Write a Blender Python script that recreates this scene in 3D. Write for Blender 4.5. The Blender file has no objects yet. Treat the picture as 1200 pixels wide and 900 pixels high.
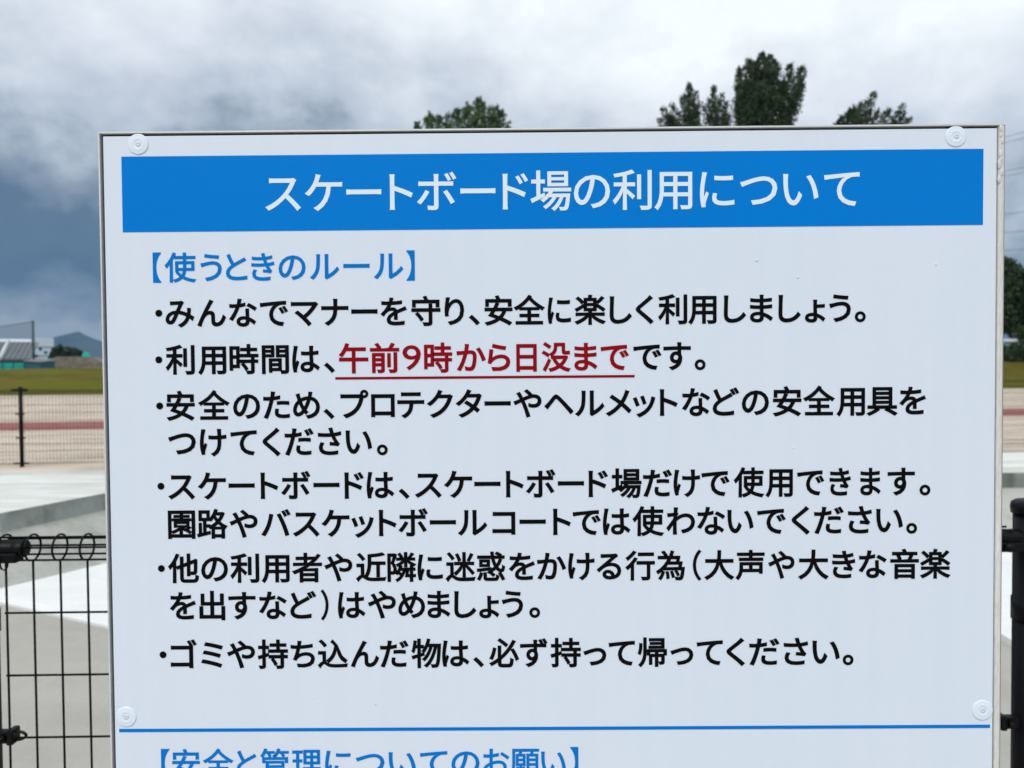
import bpy, bmesh, math, random
from mathutils import Vector, Matrix
random.seed(7)
C = bpy.context.scene.collection
S = bpy.context.scene
R = math.radians

# ------------------------------------------------------------------ camera
FPX, EYE, DIST = 867.0, 1.5, 0.75          # focal length in photo pixels, eye height, distance to the board
PITCH, ROLL, YAW = R(1.34987), R(-0.43497), R(0.30944)
fwd = Vector((0, math.cos(PITCH), -math.sin(PITCH)))
upv = Vector((0, math.sin(PITCH), math.cos(PITCH)))
rtv = Vector((1, 0, 0))
mz = Matrix.Rotation(YAW, 3, 'Z')
fwd, upv, rtv = mz @ fwd, mz @ upv, mz @ rtv
rt2 = math.cos(ROLL) * rtv + math.sin(ROLL) * upv
up2 = -math.sin(ROLL) * rtv + math.cos(ROLL) * upv
CAMLOC = Vector((0, -DIST, EYE))
cam = bpy.data.cameras.new('camera')
cam.sensor_width = 36.0
cam.lens = 36.0 * FPX / 1200.0
cam.clip_start = 0.05
cam.clip_end = 12000
cam.dof.use_dof = True
cam.dof.focus_distance = 0.76
cam.dof.aperture_fstop = 8.5
co = bpy.data.objects.new('camera', cam)
mw = Matrix((rt2, up2, -fwd)).transposed().to_4x4()
mw.translation = CAMLOC
co.matrix_world = mw
C.objects.link(co)
S.camera = co

def at(px, py, depth):
    """point seen at photo pixel (px, py), 'depth' metres ahead of the camera along +Y"""
    d = fwd + rt2 * ((px - 600) / FPX) - up2 * ((py - 450) / FPX)
    return CAMLOC + d * (depth / d.y)

# ------------------------------------------------------------------ view
S.view_settings.view_transform = 'Standard'
S.view_settings.look = 'None'
S.view_settings.exposure = 0.30
S.view_settings.gamma = 1.0
S.view_settings.use_curve_mapping = False
S.render.engine = 'CYCLES'
S.cycles.use_denoising = True
S.cycles.max_bounces = 8
S.cycles.transparent_max_bounces = 16

# ------------------------------------------------------------------ world: overcast sky
SUN_EL, SUN_AZ = R(48), R(205)             # behind the camera, a little to its left
W = bpy.data.worlds.new('World')
S.world = W
W.use_nodes = True
nt = W.node_tree
for n in list(nt.nodes): nt.nodes.remove(n)
def N(t, tree=None, **kw):
    n = (tree or nt).nodes.new(t)
    for k, v in kw.items(): setattr(n, k, v)
    return n
out = N('ShaderNodeOutputWorld'); bg = N('ShaderNodeBackground')
bg.inputs['Strength'].default_value = 0.1
nt.links.new(bg.outputs[0], out.inputs[0])
sky = N('ShaderNodeTexSky', sky_type='NISHITA')
sky.sun_disc = False; sky.sun_elevation = SUN_EL; sky.sun_rotation = SUN_AZ
sky.air_density = 1.0; sky.dust_density = 2.0
tc = N('ShaderNodeTexCoord')
sep = N('ShaderNodeSeparateXYZ'); nt.links.new(tc.outputs['Generated'], sep.inputs[0])
def M(op, a, b=None, clamp=False):
    n = N('ShaderNodeMath', operation=op); n.use_clamp = clamp
    for i, v in enumerate((a, b)):
        if v is None: continue
        if isinstance(v, (int, float)): n.inputs[i].default_value = v
        else: nt.links.new(v, n.inputs[i])
    return n.outputs[0]
# cloud shapes are stretched sideways, like layers seen towards the horizon
mp = N('ShaderNodeMapping'); nt.links.new(tc.outputs['Generated'], mp.inputs[0])
mp.inputs['Scale'].default_value = (1.0, 1.0, 1.4)
mp.inputs['Location'].default_value = (3.1, 0.4, 1.7)
def noise(scale, detail, rough, dist=0.0, vec=None):
    n = N('ShaderNodeTexNoise'); n.inputs['Scale'].default_value = scale
    n.inputs['Detail'].default_value = detail; n.inputs['Roughness'].default_value = rough
    n.inputs['Distortion'].default_value = dist
    nt.links.new(vec or mp.outputs[0], n.inputs['Vector'])
    return n.outputs[0]
n1 = noise(3.0, 5, 0.50, 0.1)
n2 = noise(8.5, 8, 0.58, 0.15)
zz = sep.outputs['Z']
side = M('MULTIPLY', M('ADD', sep.outputs['X'], 0.42), 0.06)           # the bank of cloud is lower and darker to the left
side = M('ADD', side, M('MULTIPLY', M('MAXIMUM', sep.outputs['X'], 0.0), 0.055))
t = M('ADD', zz, side)
t = M('ADD', t, M('MULTIPLY', M('SUBTRACT', n1, 0.5), 0.34))
t = M('ADD', t, M('MULTIPLY', M('SUBTRACT', n2, 0.5), 0.21))
n3 = noise(20.0, 6, 0.55, 0.1)
t = M('ADD', t, M('MULTIPLY', M('SUBTRACT', n3, 0.5), 0.09))
ramp = N('ShaderNodeValToRGB'); nt.links.new(t, ramp.inputs[0])
cr = ramp.color_ramp
stops = [(0.0, (2.5, 3.0, 3.6)), (0.045, (1.4, 2.0, 2.9)), (0.10, (0.65, 1.25, 2.1)), (0.19, (0.85, 1.45, 2.25)),
         (0.255, (2.2, 2.8, 3.6)), (0.31, (4.2, 4.8, 5.6)), (0.38, (5.9, 6.4, 7.1)), (0.50, (8.3, 8.75, 9.0))]
cr.elements[0].position = stops[0][0]; cr.elements[0].color = (*stops[0][1], 1)
cr.elements[1].position = stops[-1][0]; cr.elements[1].color = (*stops[-1][1], 1)
for p, c in stops[1:-1]:
    e = cr.elements.new(p); e.color = (*c, 1)
mix = N('ShaderNodeMix', data_type='RGBA'); mix.inputs[0].default_value = 0.93
nt.links.new(sky.outputs[0], mix.inputs[6]); nt.links.new(ramp.outputs[0], mix.inputs[7])
nt.links.new(mix.outputs[2], bg.inputs['Color'])

sun = bpy.data.lights.new('sun', 'SUN'); sun.energy = 1.45; sun.angle = R(20); sun.color = (1.0, 0.97, 0.93)
so = bpy.data.objects.new('sun', sun); C.objects.link(so)
sd = Vector((math.sin(SUN_AZ) * math.cos(SUN_EL), math.cos(SUN_AZ) * math.cos(SUN_EL), math.sin(SUN_EL)))
so.rotation_euler = sd.to_track_quat('Z', 'Y').to_euler()

# ------------------------------------------------------------------ materials
def mat(name, col, rough=0.6, metal=0.0, spec=0.5, var=None, bump=None, alpha=1.0, trans=0.0, coat=0.0):
    """procedural material. var = list of (scale, amount, colour or None): noise patches; bump = (scale, strength, distance)"""
    m = bpy.data.materials.new(name); m.use_nodes = True
    t = m.node_tree; b = t.nodes['Principled BSDF']
    b.inputs['Roughness'].default_value = rough; b.inputs['Metallic'].default_value = metal
    b.inputs['Specular IOR Level'].default_value = spec; b.inputs['Alpha'].default_value = alpha
    b.inputs['Transmission Weight'].default_value = trans; b.inputs['Coat Weight'].default_value = coat
    b.inputs['Base Color'].default_value = (*col, 1)
    tcn = t.nodes.new('ShaderNodeTexCoord'); vec = tcn.outputs['Object']
    cur = None
    for sc, amt, c2 in (var or []):
        s = sc if isinstance(sc, tuple) else (sc, sc, sc)
        mpn = t.nodes.new('ShaderNodeMapping'); mpn.inputs['Scale'].default_value = s
        t.links.new(vec, mpn.inputs[0])
        nn = t.nodes.new('ShaderNodeTexNoise'); nn.inputs['Scale'].default_value = 1.0
        nn.inputs['Detail'].default_value = 6; nn.inputs['Roughness'].default_value = 0.6
        t.links.new(mpn.outputs[0], nn.inputs['Vector'])
        rp = t.nodes.new('ShaderNodeMapRange'); rp.inputs[1].default_value = 0.42; rp.inputs[2].default_value = 0.61
        rp.inputs[3].default_value = 0.0; rp.inputs[4].default_value = amt
        t.links.new(nn.outputs[0], rp.inputs[0])
        mx = t.nodes.new('ShaderNodeMix'); mx.data_type = 'RGBA'
        t.links.new(rp.outputs[0], mx.inputs[0])
        if cur is None: mx.inputs[6].default_value = (*col, 1)
        else: t.links.new(cur, mx.inputs[6])
        mx.inputs[7].default_value = (*c2, 1)
        cur = mx.outputs[2]
    if cur is not None: t.links.new(cur, b.inputs['Base Color'])
    if bump:
        nn = t.nodes.new('ShaderNodeTexNoise'); nn.inputs['Scale'].default_value = bump[0]; nn.inputs['Detail'].default_value = 5
        t.links.new(vec, nn.inputs['Vector'])
        bp = t.nodes.new('ShaderNodeBump'); bp.inputs['Strength'].default_value = bump[1]; bp.inputs['Distance'].default_value = bump[2]
        t.links.new(nn.outputs[0], bp.inputs['Height']); t.links.new(bp.outputs[0], b.inputs['Normal'])
    return m

M_ = {}
M_['white'] = mat('white vinyl', (0.735, 0.80, 0.91), 0.38, spec=0.4, var=[(2.2, 0.5, (0.71, 0.785, 0.895)), ((24, 24, 4), 0.25, (0.73, 0.795, 0.89)), ((45, 45, 1.6), 0.35, (0.695, 0.765, 0.87)), (220, 0.2, (0.70, 0.77, 0.875))], bump=(900, 0.05, 0.0004))
M_['blue'] = mat('blue vinyl', (0.000, 0.202, 0.665), 0.38, spec=0.08, var=[(5, 0.4, (0.000, 0.19, 0.635))], bump=(900, 0.04, 0.0004))
M_['bluetext'] = mat('blue ink', (0.000, 0.185, 0.60), 0.42, spec=0.08)
M_['titletext'] = mat('pale lettering', (0.76, 0.86, 0.93), 0.42, spec=0.2)
M_['black'] = mat('black ink', (0.003, 0.003, 0.004), 0.5, spec=0.06)
M_['red'] = mat('dark red ink', (0.27, 0.003, 0.010), 0.5, spec=0.06)
M_['alu'] = mat('anodised aluminium', (0.74, 0.75, 0.75), 0.45, 0.25, var=[((8, 8, 20), 0.5, (0.64, 0.65, 0.65)), (160, 0.2, (0.50, 0.49, 0.46))], bump=(300, 0.1, 0.0005))
M_['seal'] = mat('weathered cream edge strip', (0.74, 0.735, 0.71), 0.55, spec=0.3, var=[((60, 60, 5), 0.7, (0.66, 0.65, 0.62)), ((400, 400, 90), 0.35, (0.48, 0.45, 0.40))], bump=(200, 0.12, 0.0006))
M_['dark'] = mat('dark channel', (0.016, 0.018, 0.023), 0.8, spec=0.1)
M_['cap'] = mat('milky plastic', (0.76, 0.84, 0.94), 0.28, spec=0.4)
M_['capdark'] = mat('screw head behind plastic', (0.66, 0.70, 0.76), 0.35, 0.0)
M_['galv'] = mat('galvanised steel', (0.45, 0.46, 0.47), 0.4, 0.8, var=[(25, 0.6, (0.32, 0.33, 0.34))])
M_['fence'] = mat('black powder coat', (0.004, 0.004, 0.005), 0.42, spec=0.14, bump=(400, 0.15, 0.0006))
M_['concrete'] = mat('pale concrete', (0.43, 0.415, 0.38), 0.75, var=[(0.9, 0.6, (0.37, 0.355, 0.33)), ((7, 2, 5), 0.35, (0.47, 0.455, 0.42)), (45, 0.3, (0.33, 0.32, 0.30))], bump=(60, 0.15, 0.004))
M_['floor'] = mat('grey concrete floor', (0.37, 0.355, 0.32), 0.7, var=[((0.5, 1.6, 1), 0.7, (0.30, 0.29, 0.265)), (4, 0.4, (0.40, 0.39, 0.36)), (50, 0.25, (0.28, 0.27, 0.25))], bump=(60, 0.12, 0.003))
M_['whitecon'] = mat('whitish concrete', (0.72, 0.73, 0.73), 0.6, var=[((2, 5, 3), 0.5, (0.64, 0.65, 0.65)), (30, 0.3, (0.60, 0.61, 0.61))], bump=(50, 0.1, 0.003))
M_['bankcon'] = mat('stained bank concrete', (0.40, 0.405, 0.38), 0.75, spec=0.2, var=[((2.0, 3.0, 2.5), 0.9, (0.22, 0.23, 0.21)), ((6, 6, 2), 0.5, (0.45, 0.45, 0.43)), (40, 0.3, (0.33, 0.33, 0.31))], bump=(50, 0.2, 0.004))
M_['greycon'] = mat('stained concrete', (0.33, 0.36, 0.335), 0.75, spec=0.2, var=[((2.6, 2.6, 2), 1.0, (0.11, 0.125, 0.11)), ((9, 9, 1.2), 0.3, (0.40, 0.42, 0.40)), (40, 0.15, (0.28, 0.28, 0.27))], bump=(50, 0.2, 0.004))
M_['slab'] = mat('light concrete deck', (0.64, 0.655, 0.63), 0.8, spec=0.2, var=[((0.3, 1.0, 1), 1.0, (0.33, 0.33, 0.305)), ((0.5, 6, 1), 0.8, (0.70, 0.72, 0.70)), ((1.5, 9, 1), 0.5, (0.45, 0.45, 0.42)), (30, 0.2, (0.6, 0.6, 0.58))], bump=(50, 0.1, 0.003))
M_['sand'] = mat('field sand', (0.58, 0.50, 0.42), 0.95, spec=0.1, var=[((0.12, 0.45, 1), 0.6, (0.48, 0.40, 0.32)), ((0.5, 1.6, 1), 0.75, (0.33, 0.27, 0.21)), (9, 0.35, (0.62, 0.55, 0.47))], bump=(18, 0.3, 0.02))
M_['lane'] = mat('worn red track surface', (0.27, 0.10, 0.10), 0.9, spec=0.1, var=[(1.3, 0.5, (0.33, 0.17, 0.15)), (12, 0.4, (0.22, 0.08, 0.08))])
M_['grass'] = mat('bank grass', (0.105, 0.110, 0.006), 0.95, spec=0.05, var=[((0.08, 0.25, 0.5), 0.9, (0.06, 0.066, 0.008)), (0.5, 0.6, (0.14, 0.13, 0.025)), (5, 0.5, (0.06, 0.07, 0.012)), ((0.16, 0.3, 0.5), 0.6, (0.12, 0.085, 0.022))], bump=(7, 0.6, 0.08))
M_['earth'] = mat('rough ground', (0.13, 0.13, 0.06), 0.95, var=[(0.02, 0.7, (0.09, 0.11, 0.035)), (0.3, 0.5, (0.18, 0.16, 0.10))])
M_['forest'] = mat('forested hillside', (0.018, 0.042, 0.055), 0.95, var=[(0.01, 0.7, (0.03, 0.05, 0.035))])
M_['bark'] = mat('bark', (0.075, 0.058, 0.045), 0.9, var=[((8, 8, 1.5), 0.6, (0.04, 0.03, 0.024))])
M_['white_wall'] = mat('pale blue cladding', (0.55, 0.66, 0.78), 0.6, var=[((0.1, 0.1, 0.4), 0.6, (0.48, 0.60, 0.72))])
M_['roof'] = mat('grey roof sheets', (0.16, 0.165, 0.17), 0.6, var=[((0.3, 0.3, 0.3), 0.5, (0.12, 0.125, 0.13))])
M_['roofwhite'] = mat('white roof sheets', (0.72, 0.78, 0.82), 0.5)
M_['teal'] = mat('teal sheeting', (0.02, 0.36, 0.29), 0.7, spec=0.2, var=[((0.6, 0.6, 2), 0.8, (0.012, 0.22, 0.19))])
M_['darkteal'] = mat('dark teal cladding', (0.012, 0.10, 0.15), 0.7)
M_['stone'] = mat('brown grey blocks', (0.20, 0.175, 0.14), 0.9, var=[((0.5, 0.5, 1.2), 0.9, (0.10, 0.095, 0.06)), ((2, 2, 3), 0.6, (0.26, 0.24, 0.21))])
M_['window'] = mat('dark glass', (0.03, 0.05, 0.07), 0.1)
M_['cable'] = mat('cable sheath', (0.05, 0.055, 0.065), 0.6)
M_['pole'] = mat('weathered concrete pole', (0.30, 0.30, 0.29), 0.8)
M_['greenpole'] = mat('dark blue green pole', (0.02, 0.045, 0.055), 0.6)
M_['rail'] = mat('galvanised guard pipe', (0.50, 0.51, 0.50), 0.5, 0.3)
def leafmat(name, a, b_, c):
    m = mat(name, a, 0.6, spec=0.25, var=[(0.35, 0.9, b_), (1.9, 0.7, c)])
    return m
M_['leaf_dark'] = leafmat('dark needles', (0.026, 0.050, 0.020), (0.013, 0.027, 0.012), (0.048, 0.080, 0.026))
M_['leaf_mid'] = leafmat('green foliage', (0.05, 0.10, 0.03), (0.03, 0.065, 0.02), (0.085, 0.14, 0.04))
M_['leaf_right'] = leafmat('deep green foliage', (0.030, 0.055, 0.018), (0.014, 0.03, 0.012), (0.055, 0.09, 0.028))
# net: thin cords, open cells
m = bpy.data.materials.new('net cords'); m.use_nodes = True; t_ = m.node_tree
b_ = t_.nodes['Principled BSDF']; b_.inputs['Base Color'].default_value = (0.02, 0.04, 0.06, 1); b_.inputs['Roughness'].default_value = 0.8
tr = t_.nodes.new('ShaderNodeBsdfTransparent'); ms = t_.nodes.new('ShaderNodeMixShader'); ms.inputs[0].default_value = 0.28
t_.links.new(tr.outputs[0], ms.inputs[1]); t_.links.new(b_.outputs[0], ms.inputs[2])
t_.links.new(ms.outputs[0], t_.nodes['Material Output'].inputs[0]); M_['net'] = m

# ------------------------------------------------------------------ helpers
class MB:
    """collects shapes and links them as ONE mesh object"""
    def __init__(s): s.v = []; s.f = []; s.sm = []
    def add(s, vs, fs, smooth=False):
        o = len(s.v); s.v += [tuple(v) for v in vs]; s.f += [tuple(i + o for i in f) for f in fs]; s.sm += [smooth] * len(fs)
        return s
    def box(s, x0, x1, y0, y1, z0, z1):
        vs = [(x, y, z) for x in (x0, x1) for y in (y0, y1) for z in (z0, z1)]
        return s.add(vs, [(0, 1, 3, 2), (4, 6, 7, 5), (0, 4, 5, 1), (2, 3, 7, 6), (0, 2, 6, 4), (1, 5, 7, 3)])
    def bevel_box(s, x0, x1, y0, y1, z0, z1, b):
        bm = bmesh.new(); bmesh.ops.create_cube(bm, size=1)
        for v in bm.verts: v.co = Vector(((x0 + x1) / 2 + v.co.x * (x1 - x0), (y0 + y1) / 2 + v.co.y * (y1 - y0), (z0 + z1) / 2 + v.co.z * (z1 - z0)))
        bmesh.ops.bevel(bm, geom=list(bm.edges), offset=b, segments=2, affect='EDGES', profile=0.5)
        bm.verts.index_update()
        s.add([v.co[:] for v in bm.verts], [[v.index for v in f.verts] for f in bm.faces]); bm.free(); return s
    def tube(s, pts, r, n=8, closed=False, caps=True):
        pts = [Vector(p) for p in pts]; k = len(pts); rs = r if isinstance(r, (list, tuple)) else [r] * k
        vs = []; ref = None
        for i, p in enumerate(pts):
            if closed: d = pts[(i + 1) % k] - pts[i - 1]
            else: d = pts[min(i + 1, k - 1)] - pts[max(i - 1, 0)]
            d.normalize()
            if ref is None: ref = Vector((0, 0, 1)) if abs(d.z) < 0.9 else Vector((1, 0, 0))
            u = d.cross(ref); u.normalize(); w = d.cross(u); w.normalize(); ref = -w if False else ref
            if u.length < 0.1: u = d.orthogonal().normalized(); w = d.cross(u)
            for j in range(n):
                a = 2 * math.pi * j / n
                vs.append(p + (u * math.cos(a) + w * math.sin(a)) * rs[i])
        fs = []
        for i in range(k if closed else k - 1):
            for j in range(n):
                a, b = i * n + j, i * n + (j + 1) % n; c, d_ = ((i + 1) % k) * n + (j + 1) % n, ((i + 1) % k) * n + j
                fs.append((a, b, c, d_))
        s.add(vs, fs, n > 5)
        if caps and not closed:
            o = len(s.v) - len(vs)
            s.f.append(tuple(o + j for j in range(n))[::-1]); s.sm.append(False)
            s.f.append(tuple(o + (k - 1) * n + j for j in range(n))); s.sm.append(False)
        return s
    def lathe(s, prof, axis_o, axis='z', n=24):
        """profile of (radius, height) turned about an axis through axis_o"""
        vs = []; o = Vector(axis_o)
        for r, h in prof:
            for j in range(n):
                a = 2 * math.pi * j / n
                if axis == 'z': p = Vector((r * math.cos(a), r * math.sin(a), h))
                elif axis == '-y': p = Vector((r * math.cos(a), -h, r * math.sin(a)))
                else: p = Vector((h, r * math.cos(a), r * math.sin(a)))
                vs.append(o + p)
        fs = []
        for i in range(len(prof) - 1):
            for j in range(n): fs.append((i * n + j, i * n + (j + 1) % n, (i + 1) * n + (j + 1) % n, (i + 1) * n + j))
        s.add(vs, fs, True)
        oo = len(s.v) - len(vs)
        s.f.append(tuple(oo + j for j in range(n))[::-1]); s.sm.append(False)
        s.f.append(tuple(oo + (len(prof) - 1) * n + j for j in range(n))); s.sm.append(False)
        return s
    def build(s, name, m, parent=None, loc=None):
        me = bpy.data.meshes.new(name); me.from_pydata(s.v, [], s.f)
        me.polygons.foreach_set('use_smooth', s.sm); me.update()
        bm = bmesh.new(); bm.from_mesh(me); bmesh.ops.recalc_face_normals(bm, faces=bm.faces); bm.to_mesh(me); bm.free()
        me.materials.append(M_[m] if isinstance(m, str) else m)
        o = bpy.data.objects.new(name, me); C.objects.link(o)
        if loc is not None: o.location = loc
        if parent: o.parent = parent
        return o

def tag(o, label=None, cat=None, group=None, kind=None):
    for k, v in (('label', label), ('category', cat), ('group', group), ('kind', kind)):
        if v: o[k] = v
    return o
def empty(name, loc, label, cat, group=None):
    e = bpy.data.objects.new(name, None); C.objects.link(e); e.location = loc; e.empty_display_size = 0.2
    return tag(e, label, cat, group)
def sheet(name, m, pts, z):
    b = MB(); b.add([(x, y, z) for x, y in pts], [tuple(range(len(pts)))])
    return tag(b.build(name, m), kind='structure')

# ================================================================== SETTING
G = MB(); rr = [0, 20, 60, 150, 400, 1000, 3000]; nn_ = 48
vs = [(0, 0, 0)]
for r_ in rr[1:]:
    for j in range(nn_): vs.append((r_ * math.cos(2 * math.pi * j / nn_), r_ * math.sin(2 * math.pi * j / nn_), 0))
fs = [(0, 1 + j, 1 + (j + 1) % nn_) for j in range(nn_)]
for i in range(len(rr) - 2):
    for j in range(nn_):
        a = 1 + i * nn_; b2 = a + nn_
        fs.append((a + j, a + (j + 1) % nn_, b2 + (j + 1) % nn_, b2 + j))
G.add(vs, fs); tag(G.build('ground', 'earth'), kind='structure')
# lines that run slightly away to the right: y = y0 + 0.115 x
SL = 0.115
def band(y0, y1, x0=-70, x1=70, sl=SL): return [(x0, y0 + sl * x0), (x1, y0 + sl * x1), (x1, y1 + sl * x1), (x0, y1 + sl * x0)]
sheet('skatepark_floor', 'floor', [(-16, -6), (16, -6), (16, 11.55 + SL * 16), (-16, 11.55 - SL * 16)], 0.004)
sheet('sports_field', 'sand', band(11.55, 42.2), 0.006) if False else sheet('sports_field', 'sand', [(-70, 10.9 - SL * 70), (70, 10.9 + SL * 70), (70, 42.6), (-70, 42.6)], 0.009)
sheet('running_track', 'lane', band(18.7, 21.7, sl=0.10), 0.014)

# grass bank beyond the field: foot at y = 42, crest about eye level, higher on the right
def bank_h(x, y):
    top = 1.62 + 0.10 * math.sin(x * 0.11 + 1.0) + 0.07 * math.sin(x * 0.31) + 1.35 / (1 + math.exp(-(x - 22) / 5.0))
    if x > 60: top += 0
    k = min(max((y - 42.0) / 15.0, 0), 1); k = k * k * (3 - 2 * k)
    e = min(max((y - 66.0) / 14.0, 0), 1)
    return top * k * (1 - 0.55 * e) - 0.05
bk = MB(); xs = [-110 + i * 2.2 for i in range(101)]; ys = [41.8 + j * 1.6 for j in range(30)]
vs = []
for y in ys:
    for x in xs: vs.append((x, y, bank_h(x, y) + random.uniform(-0.03, 0.03) * (y > 42.5)))
fs = [(j * 101 + i, j * 101 + i + 1, (j + 1) * 101 + i + 1, (j + 1) * 101 + i) for j in range(29) for i in range(100)]
bk.add(vs, fs, True); tag(bk.build('grass_bank', 'grass'), kind='structure')

# far mountain
DM = 2300.0
prof = [(40, 431), (58, 411), (63, 400.0), (70, 396), (77, 393.5), (84, 391), (88, 389.2), (91, 388.3), (95, 389.5), (100, 391.5), (107, 396), (116, 399), (127, 403), (150, 408), (185, 414), (230, 424), (270, 431)]
mo = MB(); rows = []
for k_, s_ in ((0, 0.0), (1, 0.35), (2, 0.7), (3, 1.0), (4, 0.55), (5, 0.0)):
    row = []
    for i, (px, py) in enumerate(prof):
        p = at(px, py, DM); dz = p.z * s_ * (1 if k_ == 3 else random.uniform(0.92, 1.05))
        row.append((p.x + random.uniform(-6, 6), p.y + (k_ - 3) * 170, max(dz, -0.5) if s_ > 0 else -0.5))
    rows.append(row)
mo.add([p for r_ in rows for p in r_], [(j * len(prof) + i, j * len(prof) + i + 1, (j + 1) * len(prof) + i + 1, (j + 1) * len(prof) + i) for j in range(5) for i in range(len(prof) - 1)], True)
tag(mo.build('mountain', 'forest'), kind='structure')

# ------------------------------------------------------------------ skate platform: deck, upright lip, bank down to the floor
e0, e1 = at(0, 603, 5.4), at(122, 577, 6.25)
DZ = (e0.z + e1.z) / 2
front = [(-9.0, 4.1), (-5.2, 4.25), (e0.x, e0.y), (e1.x, e1.y), (-2.55, 6.35), (9.5, 6.3)]     # plan of the deck edge
foot = [(-9.0, 3.1), (-5.0, 3.35), (at(0, 694, 4.93).x, 4.93 - DIST), (at(122, 664, 5.56).x, 5.56 - DIST), (-2.2, 5.15), (9.5, 5.1)]
sp = empty('skate_platform', (-3.4, 6.0, 0), 'low raised concrete skating deck with stained sloping bank behind the near fence', 'skate ramp')
sp_off = Vector((-3.4, 6.0, 0))
L3 = lambda q, z: (q[0] - sp_off.x, q[1] - sp_off.y, z)
back = [(9.5, 8.25), (-9.0, 6.55)]
dk = MB(); dk.add([L3(q, DZ) for q in front] + [L3(q, DZ) for q in back], [tuple(range(8))])
dk.add([L3(q, DZ) for q in back] + [L3(q, 0) for q in back], [(0, 1, 3, 2)])
dk.build('deck', 'slab', sp)
lp = MB(); n_ = len(front)
lp.add([L3(q, DZ - 0.003) for q in front] + [L3(q, DZ - 0.15) for q in front], [(i, i + 1, n_ + i + 1, n_ + i) for i in range(n_ - 1)])
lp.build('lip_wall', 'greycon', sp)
cpg = MB(); cpg.tube([L3(q, DZ - 0.012) for q in front], 0.018, 8); cpg.build('coping_pipe', 'galv', sp) if False else None
bkp = MB(); rows = []
for k_ in range(7):
    s_ = k_ / 6
    z_ = (DZ - 0.15) * (1 - s_) ** 1.7
    off = 0.03 + 0.97 * s_ if k_ else 0.0
    rows.append([L3((f[0] + (g[0] - f[0]) * off, f[1] + (g[1] - f[1]) * off), z_ + 0.006) for f, g in zip(front, foot)])
bkp.add([p for r_ in rows for p in r_], [(j * n_ + i, j * n_ + i + 1, (j + 1) * n_ + i + 1, (j + 1) * n_ + i) for j in range(6) for i in range(n_ - 1)], True)
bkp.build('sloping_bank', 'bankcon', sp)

# whitish wedge in front of the bank
wd = MB()
a0, a1 = at(0, 694.5, 4.9), at(122, 664.5, 5.45)
b0, b1 = at(0, 707, 4.68), at(122, 736, 4.24)
gz = 0.012
pl = [(-5.6, 3.62), (a0.x, a0.y), (a1.x, a1.y), (-2.1, 5.0), (-2.0, 3.2), (b1.x, b1.y), (b0.x, b0.y), (-5.6, 3.56)]
hz = [0.03, 0.04, 0.06, 0.07, 0.02, 0.02, 0.02, 0.02]
o3 = Vector((-3.3, 4.2, 0))
top = [(q[0] - o3.x, q[1] - o3.y, h) for q, h in zip(pl, hz)]
bot = [(q[0] - o3.x, q[1] - o3.y, 0.0) for q in pl]
wd.add(top + bot, [(0, 1, 6, 7), (1, 2, 5, 6), (2, 3, 4, 5)] + [(i, (i + 1) % 8, 8 + (i + 1) % 8, 8 + i) for i in range(8)])
tag(wd.build('concrete_wedge', 'whitecon', loc=o3), 'whitish low concrete wedge lying at the foot of the stained bank', 'skate ramp')

wd = MB(); pl = [(2.6, 2.5), (8.5, 2.5), (8.5, 5.0), (2.6, 5.02)]; o4_ = Vector((5.5, 3.8, 0))
wd.add([(x - o4_.x, y - o4_.y, h) for (x, y), h in zip(pl, (0.02, 0.02, 0.10, 0.10))] + [(x - o4_.x, y - o4_.y, 0.0) for x, y in pl], [(0, 1, 2, 3)] + [(i, (i + 1) % 4, 4 + (i + 1) % 4, 4 + i) for i in range(4)])
tag(wd.build('concrete_wedge', 'whitecon', loc=o4_), 'whitish concrete wedge glimpsed between the board and the thick black fence post', 'skate ramp')

# ================================================================== NOTICE BOARD
BL, BR, BT, BB = -0.4195, 0.4920, 1.7395, 0.70
nb = empty('notice_board', (0, 0, 0), 'large white notice board with a blue title band and rules in Japanese writing', 'notice board')
p = MB(); p.bevel_box(-0.4150, 0.4843, 0.0, 0.003, BB + 0.006, 1.7353, 0.0006)
panel = p.build('panel', 'white', nb)
p = MB(); p.box(BL + 0.001, BR - 0.001, 0.0062, 0.009, BB + 0.001, BT - 0.001); p.build('backing_sheet', 'dark', nb)
p = MB(); p.box(BL, BL + 0.0015, -0.001, 0.03, BB, BT - 0.0017); p.build('frame_bar', 'alu', nb)
p = MB(); p.box(BL, BR, -0.0012, 0.03, BT - 0.0016, BT); p.build('frame_bar', 'alu', nb)
p = MB(); p.box(BL + 0.0015, BR - 0.007, -0.001, 0.03, BB, BB + 0.004); p.build('frame_bar', 'alu', nb)
# right bar: wide pale face with a hairline gap to the panel
p = MB(); p.box(BR - 0.0009, BR, -0.0004, 0.03, BB, BT - 0.0017); p.build('frame_bar', 'galv', nb)
p = MB(); p.bevel_box(BR - 0.0066, BR - 0.0011, -0.0016, 0.03, BB, BT - 0.0017, 0.0012); fb = p.build('frame_bar', 'seal', nb)
fb['label'] = 'wide cream right edge of the frame with crumbling sealant'
rs = random.Random(3)
p = MB()
for i, z in enumerate((1.7345, 1.729, 1.7225, 1.709, 1.7035, 1.698, 1.691, 1.684)):
    z = z + rs.uniform(-0.001, 0.001); r_ = rs.uniform(0.0012, 0.0021)
    x = BR - 0.0040 + rs.uniform(-0.0022, 0.0012)
    bm = bmesh.new(); bmesh.ops.create_icosphere(bm, subdivisions=2, radius=1)
    for v in bm.verts:
        k = rs.uniform(0.85, 1.15); v.co = Vector((x + v.co.x * r_ * k, -0.0014 + v.co.y * 0.0011 * k, z + v.co.z * r_ * rs.uniform(2.3, 2.7) * k))
    bm.verts.index_update(); p.add([v.co[:] for v in bm.verts], [[v.index for v in f.verts] for f in bm.faces], True); bm.free()
p.build('sealant', 'seal', nb)
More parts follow.
